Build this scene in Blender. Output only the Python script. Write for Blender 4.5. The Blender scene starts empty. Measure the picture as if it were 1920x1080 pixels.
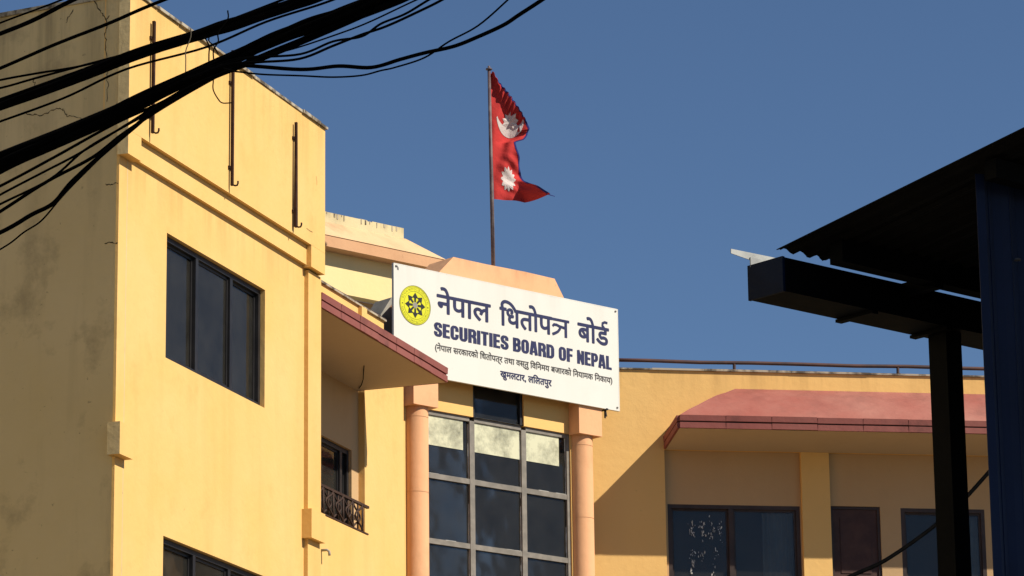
import bpy, bmesh, math, random
from mathutils import Vector, Matrix
from math import sin, cos, pi, radians as rad
random.seed(7)
scene = bpy.context.scene
COL = scene.collection

# ------------------------------------------------------------------ camera
cam_data = bpy.data.cameras.new('camera')
cam = bpy.data.objects.new('camera', cam_data); COL.objects.link(cam)
cam_data.sensor_width = 36.0; cam_data.lens = 36.0 * 6822.65 / 1920.0
cam_data.clip_start = 0.1; cam_data.clip_end = 3000
PITCH, ROLL = rad(14.499), rad(-0.7097)
_f = Vector((0, cos(PITCH), sin(PITCH))); _u = Vector((0, -sin(PITCH), cos(PITCH))); _r = Vector((1, 0, 0))
_r2 = cos(ROLL) * _r + sin(ROLL) * _u; _u2 = -sin(ROLL) * _r + cos(ROLL) * _u
cam.matrix_world = Matrix(((_r2.x, _u2.x, -_f.x, 0), (_r2.y, _u2.y, -_f.y, 0), (_r2.z, _u2.z, -_f.z, 1.6), (0, 0, 0, 1)))
scene.camera = cam

# ------------------------------------------------------------------ sky and sun
SUN_EL = rad(40.4)
SUN_H = Vector((0.906, -0.423))                      # horizontal direction towards the sun
world = bpy.data.worlds.new('World'); scene.world = world; world.use_nodes = True
wn = world.node_tree.nodes; wl = world.node_tree.links
sky = wn.new('ShaderNodeTexSky'); sky.sky_type = 'NISHITA'; sky.sun_disc = False
sky.sun_elevation = SUN_EL; sky.sun_rotation = math.atan2(SUN_H.x, SUN_H.y)
sky.altitude = 1350; sky.air_density = 1.0; sky.dust_density = 0.25; sky.ozone_density = 5.8
wl.new(sky.outputs[0], wn['Background'].inputs[0]); wn['Background'].inputs[1].default_value = 0.070
sun_data = bpy.data.lights.new('sun', 'SUN'); sun_data.energy = 5.0; sun_data.angle = rad(0.5); sun_data.color = (1.0, 0.93, 0.80)
sun = bpy.data.objects.new('sun', sun_data); COL.objects.link(sun)
_to = Vector((SUN_H.x * cos(SUN_EL), SUN_H.y * cos(SUN_EL), sin(SUN_EL)))
sun.rotation_euler = _to.to_track_quat('Z', 'Y').to_euler(); sun.location = (60, -20, 60)
scene.view_settings.view_transform = 'Standard'; scene.view_settings.look = 'None'
scene.view_settings.exposure = 0.25; scene.view_settings.gamma = 1.0
scene.view_settings.use_curve_mapping = False
scene.cycles.diffuse_bounces = 2

# ------------------------------------------------------------------ materials
def mat(name, rough=0.8, spec=0.3):
    m = bpy.data.materials.new(name); m.use_nodes = True
    b = m.node_tree.nodes['Principled BSDF']
    b.inputs['Roughness'].default_value = rough; b.inputs['Specular IOR Level'].default_value = spec
    return m, m.node_tree.nodes, m.node_tree.links, b
def tex_noise(n, l, scale, detail=4, rough=0.55, vec=None, sz=None):
    if vec is None:
        g = n.new('ShaderNodeNewGeometry'); vec = g.outputs['Position']
    if sz:
        mp = n.new('ShaderNodeMapping'); mp.inputs['Scale'].default_value = sz; l.new(vec, mp.inputs['Vector']); vec = mp.outputs[0]
    t = n.new('ShaderNodeTexNoise'); t.inputs['Scale'].default_value = scale; t.inputs['Detail'].default_value = detail
    t.inputs['Roughness'].default_value = rough; l.new(vec, t.inputs['Vector']); return t.outputs['Fac']
def ramp(n, l, fac, p0, p1, c0=(0, 0, 0, 1), c1=(1, 1, 1, 1)):
    r = n.new('ShaderNodeValToRGB'); r.color_ramp.elements[0].position = p0; r.color_ramp.elements[1].position = p1
    r.color_ramp.elements[0].color = c0; r.color_ramp.elements[1].color = c1; l.new(fac, r.inputs[0]); return r.outputs[0]
def mix(n, l, fac, a, b, mode='MIX'):
    m = n.new('ShaderNodeMix'); m.data_type = 'RGBA'; m.blend_type = mode
    for i, v in ((0, fac), (6, a), (7, b)):
        if hasattr(v, 'links') or hasattr(v, 'is_linked'): l.new(v, m.inputs[i])
        elif i == 0: m.inputs[0].default_value = v
        else: m.inputs[i].default_value = (*v, 1)
    return m.outputs[2]
def bump(n, l, b, h, strength, dist=0.02):
    bp = n.new('ShaderNodeBump'); bp.inputs['Strength'].default_value = strength; bp.inputs['Distance'].default_value = dist
    l.new(h, bp.inputs['Height']); l.new(bp.outputs[0], b.inputs['Normal'])
def mul(n, l, a, k):
    m = n.new('ShaderNodeMath'); m.operation = 'MULTIPLY'; l.new(a, m.inputs[0]); m.inputs[1].default_value = k; return m.outputs[0]

def plaster(name, base, fade, dirt, dirt_amount=0.35, streak=0.3, patch=0.5, grain=0.25, ledges=(), runs=0.5):
    """painted render: blotchy fading, vertical rain streaks, specks of dirt, gentle trowel relief"""
    m, n, l, b = mat(name, 0.85, 0.2)
    blot = ramp(n, l, tex_noise(n, l, 0.7, 5, 0.6), 0.35, 0.7)
    c = mix(n, l, mul(n, l, blot, patch), base, fade)
    st = ramp(n, l, tex_noise(n, l, 1.0, 4, 0.6, sz=(2.2, 2.2, 0.25)), 0.50, 0.85)
    c = mix(n, l, mul(n, l, st, streak), c, dirt)
    big = ramp(n, l, tex_noise(n, l, 1.6, 7, 0.68), 0.56, 0.75)
    c = mix(n, l, mul(n, l, big, dirt_amount), c, dirt)
    sp = ramp(n, l, tex_noise(n, l, 16, 3, 0.6), 0.70, 0.76)
    c = mix(n, l, mul(n, l, sp, dirt_amount * 0.8), c, tuple(x * 0.5 for x in dirt))
    for zl, ln in ledges:                  # rain runs that start at a ledge and fade out below it
        g = n.new('ShaderNodeNewGeometry'); sx = n.new('ShaderNodeSeparateXYZ'); l.new(g.outputs['Position'], sx.inputs[0])
        wob = tex_noise(n, l, 1.0, 6, 0.7, sz=(3.1, 3.1, 0.22))
        mr = n.new('ShaderNodeMapRange'); mr.inputs['From Min'].default_value = zl - ln; mr.inputs['From Max'].default_value = zl
        l.new(sx.outputs[2], mr.inputs['Value'])
        lt = n.new('ShaderNodeMath'); lt.operation = 'LESS_THAN'; l.new(sx.outputs[2], lt.inputs[0]); lt.inputs[1].default_value = zl + 0.005
        rn = ramp(n, l, wob, 0.46, 0.74); m1 = n.new('ShaderNodeMath'); m1.operation = 'MULTIPLY'; l.new(mr.outputs[0], m1.inputs[0]); l.new(rn, m1.inputs[1])
        m2 = n.new('ShaderNodeMath'); m2.operation = 'MULTIPLY'; l.new(m1.outputs[0], m2.inputs[0]); l.new(lt.outputs[0], m2.inputs[1])
        c = mix(n, l, mul(n, l, m2.outputs[0], runs), c, tuple(x * 0.55 for x in dirt))
    l.new(c, b.inputs['Base Color'])
    h = tex_noise(n, l, 9, 6, 0.6); bump(n, l, b, h, grain, 0.02)
    return m
def simple(name, base, alt, scale=6, rough=0.6, spec=0.3, metal=0.0, bmp=0.15, lo=0.4, hi=0.65):
    m, n, l, b = mat(name, rough, spec); b.inputs['Metallic'].default_value = metal
    f = ramp(n, l, tex_noise(n, l, scale, 5, 0.6), lo, hi)
    l.new(mix(n, l, f, base, alt), b.inputs['Base Color'])
    bump(n, l, b, tex_noise(n, l, scale * 3, 4), bmp, 0.01)
    return m
M = {}
M['yellow'] = plaster('yellow_paint', (0.75, 0.455, 0.15), (0.76, 0.50, 0.20), (0.55, 0.30, 0.085), 0.30, 0.34, 0.8, ledges=((13.95, 0.9), (12.19, 0.5)), runs=0.4)
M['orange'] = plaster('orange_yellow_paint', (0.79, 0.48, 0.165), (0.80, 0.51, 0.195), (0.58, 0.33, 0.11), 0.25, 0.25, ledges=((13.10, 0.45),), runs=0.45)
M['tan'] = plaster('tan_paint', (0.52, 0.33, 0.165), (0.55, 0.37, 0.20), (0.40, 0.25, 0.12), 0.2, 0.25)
M['cream'] = plaster('cream_paint', (0.80, 0.62, 0.30), (0.80, 0.66, 0.36), (0.55, 0.42, 0.22), 0.2, 0.2)
M['peach'] = plaster('peach_paint', (0.78, 0.41, 0.21), (0.79, 0.46, 0.26), (0.45, 0.22, 0.11), 0.3, 0.3, ledges=((14.22, 0.22), (12.62, 0.3), (12.04, 0.5)), runs=0.5)
M['duskpeach'] = plaster('dusky_peach_paint', (0.60, 0.33, 0.175), (0.64, 0.39, 0.22), (0.36, 0.18, 0.09), 0.35, 0.4)
M['palepeach'] = plaster('pale_peach_paint', (0.68, 0.44, 0.24), (0.70, 0.50, 0.30), (0.38, 0.23, 0.12), 0.5, 0.4, ledges=((15.36, 0.35),), runs=0.6)
M['upstand'] = plaster('weathered_pale_cream', (0.62, 0.52, 0.30), (0.66, 0.58, 0.38), (0.30, 0.23, 0.14), 0.55, 0.4, ledges=((15.51, 0.14),), runs=0.9)
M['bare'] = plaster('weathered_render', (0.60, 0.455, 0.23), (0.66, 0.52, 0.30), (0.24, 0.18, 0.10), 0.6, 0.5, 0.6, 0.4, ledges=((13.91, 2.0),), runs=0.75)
M['soffit'] = plaster('soffit_paint', (0.52, 0.40, 0.27), (0.56, 0.44, 0.31), (0.38, 0.28, 0.19), 0.2, 0.1)
M['red'] = plaster('red_roof_paint', (0.34, 0.105, 0.08), (0.42, 0.19, 0.145), (0.19, 0.08, 0.065), 0.5, 0.45, 0.9, 0.5, ledges=((12.86, 0.3),), runs=0.5)
M['tile'] = plaster('red_fascia_tile', (0.23, 0.07, 0.06), (0.30, 0.115, 0.095), (0.07, 0.035, 0.03), 0.75, 0.3, 0.7, 0.3)
M['joint'] = simple('dark_joint', (0.035, 0.02, 0.018), (0.06, 0.035, 0.03))
M['coping'] = simple('weathered_coping', (0.42, 0.36, 0.27), (0.10, 0.08, 0.06), 5, 0.9, 0.1, lo=0.45, hi=0.6)
M['dirtcap'] = simple('stained_cap', (0.72, 0.62, 0.36), (0.12, 0.10, 0.07), 6, 0.9, 0.1, lo=0.55, hi=0.63)
M['cement'] = simple('grey_cement', (0.34, 0.32, 0.28), (0.22, 0.21, 0.19), 3, 0.9, 0.1)
M['frame'] = simple('dark_bronze_aluminium', (0.012, 0.011, 0.012), (0.022, 0.02, 0.02), 4, 0.45, 0.4, bmp=0.02)
M['brownframe'] = simple('brown_window_frame', (0.035, 0.022, 0.018), (0.055, 0.035, 0.028), 4, 0.5, 0.3, bmp=0.02)
M['greyframe'] = simple('grey_steel_frame', (0.17, 0.15, 0.125), (0.24, 0.21, 0.175), 7, 0.55, 0.4, bmp=0.05)
M['putty'] = simple('white_sealant', (0.70, 0.68, 0.62), (0.45, 0.43, 0.38), 12, 0.7)
M['door'] = simple('brown_door', (0.05, 0.022, 0.018), (0.075, 0.035, 0.026), 5, 0.6, 0.3)
M['room'] = simple('dim_room', (0.10, 0.085, 0.07), (0.07, 0.06, 0.05), 1, 0.9, 0.1)
M['curtain'] = simple('grey_curtain', (0.66, 0.66, 0.62), (0.5, 0.5, 0.48), 3, 0.9, 0.1)
M['iron'] = simple('rusty_iron', (0.035, 0.017, 0.012), (0.06, 0.032, 0.02), 14, 0.7, 0.3)
M['rust'] = simple('rusty_bar', (0.030, 0.014, 0.010), (0.055, 0.026, 0.016), 10, 0.8, 0.2)
M['pipe'] = simple('painted_pipe', (0.10, 0.045, 0.035), (0.05, 0.03, 0.028), 3, 0.6, 0.3)
M['white'] = plaster('sign_white', (0.70, 0.68, 0.62), (0.67, 0.65, 0.58), (0.50, 0.45, 0.36), 0.10, 0.16, 0.7, 0.02, ledges=((13.87, 0.5),), runs=0.14)
M['navy'] = simple('navy_print', (0.022, 0.024, 0.075), (0.032, 0.034, 0.09), 5, 0.4, 0.3, bmp=0.0)
M['ink'] = simple('dark_print', (0.055, 0.052, 0.05), (0.085, 0.08, 0.075), 9, 0.5, 0.3, bmp=0.0)
M['emblem'] = simple('emblem_yellow', (0.68, 0.66, 0.02), (0.62, 0.60, 0.02), 4, 0.4, 0.3, bmp=0.0)
M['olive'] = simple('emblem_olive', (0.16, 0.16, 0.02), (0.22, 0.22, 0.03), 9, 0.5, 0.3, bmp=0.0)
M['black'] = simple('black_print', (0.012, 0.012, 0.012), (0.02, 0.02, 0.02), 9, 0.5, 0.3, bmp=0.0)
M['steel'] = simple('dull_steel', (0.20, 0.19, 0.18), (0.12, 0.10, 0.09), 9, 0.5, 0.4, metal=0.5)
M['cable'] = simple('black_cable', (0.0015, 0.0014, 0.0014), (0.003, 0.0027, 0.0025), 20, 0.8, 0.01, bmp=0.0)
M['palewire'] = simple('pale_wire', (0.10, 0.08, 0.05), (0.06, 0.05, 0.035), 20, 0.6, 0.2, bmp=0.0)
M['shedmetal'] = simple('dark_shed_steel', (0.003, 0.003, 0.0035), (0.005, 0.0045, 0.004), 4, 0.7, 0.06)
M['sheet'] = simple('old_roof_sheet', (0.012, 0.011, 0.010), (0.007, 0.0065, 0.006), 3, 0.8, 0.06)
M['bluesteel'] = simple('dark_blue_gutter', (0.004, 0.012, 0.034), (0.003, 0.008, 0.022), 5, 0.6, 0.08)
M['bluesheet'] = simple('blue_wall_sheet', (0.007, 0.016, 0.052), (0.005, 0.011, 0.036), 2, 0.6, 0.25)
M['flash'] = simple('white_flashing', (0.42, 0.42, 0.39), (0.25, 0.25, 0.24), 8, 0.5, 0.3)
M['pole'] = simple('flagpole_paint', (0.09, 0.055, 0.06), (0.18, 0.14, 0.13), 6, 0.55, 0.4)
M['crack'] = simple('crack_shadow', (0.045, 0.035, 0.022), (0.07, 0.055, 0.035), 9, 1.0, 0.0)
M['ground'] = simple('dusty_road', (0.13, 0.115, 0.09), (0.09, 0.08, 0.065), 0.4, 0.95, 0.1)

def cloth(name, c0, c1, trans):
    m, n, l, b = mat(name, 0.9, 0.1)
    f = tex_noise(n, l, 5, 5); col = mix(n, l, f, c0, c1); l.new(col, b.inputs['Base Color'])
    t = n.new('ShaderNodeBsdfTranslucent'); l.new(col, t.inputs[0])
    ms = n.new('ShaderNodeMixShader'); ms.inputs[0].default_value = trans
    l.new(b.outputs[0], ms.inputs[1]); l.new(t.outputs[0], ms.inputs[2]); l.new(ms.outputs[0], n['Material Output'].inputs[0])
    bump(n, l, b, tex_noise(n, l, 14, 3), 0.3, 0.03)
    return m
M['flagred'] = cloth('flag_red', (0.54, 0.05, 0.045), (0.40, 0.032, 0.03), 0.03)
M['flagwhite'] = cloth('flag_white', (0.74, 0.66, 0.62), (0.62, 0.52, 0.48), 0.15)
M['flagblue'] = cloth('flag_border_blue', (0.03, 0.035, 0.16), (0.05, 0.04, 0.18), 0.15)

def glass(name, tint, film=None, dirt=0.10, lo=0.0, hi=1.0):
    """tinted window glass: sees into the room through the tint, mirrors the sky by Fresnel, carries a little dust"""
    m, n, l, b = mat(name, 0.5, 0.2)
    tr = n.new('ShaderNodeBsdfTransparent'); tr.inputs[0].default_value = (*tint, 1)
    gl = n.new('ShaderNodeBsdfGlossy'); gl.inputs['Roughness'].default_value = 0.03; gl.inputs[0].default_value = (0.64, 0.62, 0.62, 1)
    fr = n.new('ShaderNodeFresnel'); fr.inputs[0].default_value = 1.5
    bp = n.new('ShaderNodeBump'); bp.inputs['Strength'].default_value = 0.06; bp.inputs['Distance'].default_value = 0.05
    l.new(tex_noise(n, l, 1.3, 2), bp.inputs['Height']); l.new(bp.outputs[0], gl.inputs['Normal']); l.new(bp.outputs[0], fr.inputs['Normal'])
    m1 = n.new('ShaderNodeMixShader'); l.new(fr.outputs[0], m1.inputs[0]); l.new(tr.outputs[0], m1.inputs[1]); l.new(gl.outputs[0], m1.inputs[2])
    b.inputs['Base Color'].default_value = (*(film or (0.30, 0.28, 0.24)), 1)
    d = mul(n, l, ramp(n, l, tex_noise(n, l, 2.2, 6, 0.7), lo, hi), dirt)
    m2 = n.new('ShaderNodeMixShader'); l.new(d, m2.inputs[0]); l.new(m1.outputs[0], m2.inputs[1]); l.new(b.outputs[0], m2.inputs[2])
    l.new(m2.outputs[0], n['Material Output'].inputs[0])
    return m
M['glass'] = glass('tinted_glass', (0.60, 0.60, 0.58))
M['glassclear'] = glass('clear_glass', (0.62, 0.64, 0.65))
M['film'] = glass('chalky_window_film', (0.5, 0.5, 0.45), (0.66, 0.64, 0.45), 0.93, 0.20, 0.55)

# ------------------------------------------------------------------ mesh helpers
class MB:
    def __init__(s): s.v = []; s.f = []
    def quad(s, *p):
        i = len(s.v); s.v += [tuple(q) for q in p]; s.f.append(tuple(range(i, i + len(p)))); return s
    def box(s, x0, x1, y0, y1, z0, z1):
        i = len(s.v)
        s.v += [(x0, y0, z0), (x1, y0, z0), (x1, y1, z0), (x0, y1, z0), (x0, y0, z1), (x1, y0, z1), (x1, y1, z1), (x0, y1, z1)]
        s.f += [tuple(i + k for k in q) for q in ((0, 3, 2, 1), (4, 5, 6, 7), (0, 1, 5, 4), (1, 2, 6, 5), (2, 3, 7, 6), (3, 0, 4, 7))]
        return s
    def hexa(s, p):        # 8 points, bottom ring then top ring
        i = len(s.v); s.v += [tuple(q) for q in p]
        s.f += [tuple(i + k for k in q) for q in ((0, 3, 2, 1), (4, 5, 6, 7), (0, 1, 5, 4), (1, 2, 6, 5), (2, 3, 7, 6), (3, 0, 4, 7))]
        return s
    def prism(s, poly, y0, y1):   # polygon in x,z pushed along y
        n = len(poly); i = len(s.v)
        s.v += [(x, y0, z) for x, z in poly] + [(x, y1, z) for x, z in poly]
        s.f += [tuple(i + k for k in range(n)), tuple(i + n + k for k in reversed(range(n)))]
        s.f += [(i + k, i + n + k, i + n + (k + 1) % n, i + (k + 1) % n) for k in range(n)]
        return s
    def ngon(s, poly, y):
        i = len(s.v); s.v += [(x, y, z) for x, z in poly]; s.f.append(tuple(range(i, i + len(poly)))); return s
    def stroke(s, pts, w, y):     # flat thick line in the x,z plane
        n = len(pts); L = []; R = []
        for k in range(n):
            a = Vector(pts[max(k - 1, 0)]); b = Vector(pts[min(k + 1, n - 1)]); d = (b - a)
            d = d.normalized() if d.length > 1e-9 else Vector((1, 0)); q = Vector((-d.y, d.x)); c = Vector(pts[k]); sc = 1.0
            if 0 < k < n - 1:
                e = (c - a).normalized(); sc = 1 / max(0.6, abs(q.dot(Vector((-e.y, e.x)))))
            ww = (w[k] if isinstance(w, (list, tuple)) else w) / 2 * sc
            L.append(c + q * ww); R.append(c - q * ww)
        i = len(s.v); s.v += [(p.x, y, p.y) for p in L] + [(p.x, y, p.y) for p in R]
        s.f += [(i + k, i + k + 1, i + n + k + 1, i + n + k) for k in range(n - 1)]
        return s
    def tube(s, pts, r, n=8, cap=True):
        pts = [Vector(p) for p in pts]; i0 = len(s.v); m = len(pts); prev = None
        for k, p in enumerate(pts):
            d = (pts[min(k + 1, m - 1)] - pts[max(k - 1, 0)]).normalized()
            if prev is None: a = d.cross(Vector((0, 0, 1)) if abs(d.z) < 0.9 else Vector((1, 0, 0))).normalized()
            else: a = (prev - d * prev.dot(d)).normalized()
            prev = a; c = d.cross(a); rr = r[k] if isinstance(r, (list, tuple)) else r
            for j in range(n):
                t = 2 * pi * j / n; q = p + (a * cos(t) + c * sin(t)) * rr; s.v.append(tuple(q))
        for k in range(m - 1):
            for j in range(n):
                A = i0 + k * n + j; B = i0 + k * n + (j + 1) % n; s.f.append((A, B, B + n, A + n))
        if cap:
            s.f.append(tuple(i0 + j for j in reversed(range(n)))); s.f.append(tuple(i0 + (m - 1) * n + j for j in range(n)))
        return s
    def lathe(s, cx, cy, prof, n=28, cap=True):
        i0 = len(s.v)
        for r, z in prof:
            for j in range(n): s.v.append((cx + r * cos(2 * pi * j / n), cy + r * sin(2 * pi * j / n), z))
        for k in range(len(prof) - 1):
            for j in range(n):
                A = i0 + k * n + j; B = i0 + k * n + (j + 1) % n; s.f.append((A, B, B + n, A + n))
        if cap: s.f.append(tuple(i0 + j for j in reversed(range(n)))); s.f.append(tuple(i0 + (len(prof) - 1) * n + j for j in range(n)))
        return s
    def mesh(s, name, material, smooth=False, fix=True):
        me = bpy.data.meshes.new(name); me.from_pydata(s.v, [], s.f)
        if fix:
            bm = bmesh.new(); bm.from_mesh(me); bmesh.ops.recalc_face_normals(bm, faces=bm.faces); bm.to_mesh(me); bm.free()
        if smooth:
            for p in me.polygons: p.use_smooth = True
        me.materials.append(M[material] if isinstance(material, str) else material); return me

class Frame:
    """a wall's own axes: x along the wall, y into it, z up"""
    def __init__(s, x, y, ang, dz=0.0):
        s.o = Vector((x, y, dz)); s.ang = ang; s.rz = rad(90 - ang); a = rad(ang)
        s.d = Vector((sin(a), cos(a), 0)); s.n = Vector((cos(a), -sin(a), 0))
    def w(s, t, o, z): return s.o + s.d * t + s.n * o + Vector((0, 0, z))
FA = Frame(-3.967, 35.407, 19.33)       # left wing
FC = Frame(-1.470, 46.453, 48.60)       # corner bay with the sign
FCg = Frame(*(FC.o + FC.d * -0.087 + FC.n * 0.10).xy, 48.60, -0.03)   # glazing plane of the corner bay
FW = Frame(1.1312, 48.9462, 81.26)      # right wing
FS = Frame(0.930, 12.000, 49.0)         # shed by the road
FG = Frame(-3.967, 35.407, -64.5)       # left wing's shaded side

def thing(name, label, cat, loc, group=None, rz=0.0):
    o = bpy.data.objects.new(name, None); COL.objects.link(o); o.location = loc; o.rotation_euler = (0, 0, rz); o.empty_display_size = 0.3
    o['label'] = label; o['category'] = cat
    if group: o['group'] = group
    return o
def tag(o, label, cat, group=None):
    o['label'] = label; o['category'] = cat
    if group: o['group'] = group
    return o
def link(name, me, parent=None, frame=None, label=None):
    o = bpy.data.objects.new(name, me); COL.objects.link(o)
    if parent is not None: o.parent = parent
    if frame is not None:
        base = parent.location if parent is not None else Vector((0, 0, 0))
        o.location = frame.o - base; o.rotation_euler = (0, 0, frame.rz)
    if label: o['label'] = label
    return o
def part(name, mb, material, parent, frame=None, smooth=False, label=None):
    return link(name, mb.mesh(name, material, smooth), parent, frame, label)

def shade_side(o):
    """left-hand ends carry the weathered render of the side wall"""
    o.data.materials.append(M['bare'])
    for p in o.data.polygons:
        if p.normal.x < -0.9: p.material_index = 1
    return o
def wall_mesh(mb, x0, x1, z0, z1, y, holes, reveal, thick=0.0):
    """front skin of a wall with real openings and reveals"""
    xs = sorted({x0, x1, *[h[0] for h in holes], *[h[1] for h in holes]}); zs = sorted({z0, z1, *[h[2] for h in holes], *[h[3] for h in holes]})
    for a, b in zip(xs, xs[1:]):
        for c, d in zip(zs, zs[1:]):
            mx, mz = (a + b) / 2, (c + d) / 2
            if any(h[0] < mx < h[1] and h[2] < mz < h[3] for h in holes): continue
            mb.quad((a, y, c), (b, y, c), (b, y, d), (a, y, d))
    for a, b, c, d in holes:
        r = y + reveal
        mb.quad((a, y, c), (a, y, d), (a, r, d), (a, r, c)).quad((b, y, c), (b, r, c), (b, r, d), (b, y, d))
        mb.quad((a, y, c), (a, r, c), (b, r, c), (b, y, c)).quad((a, y, d), (b, y, d), (b, r, d), (a, r, d))
    return mb
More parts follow.
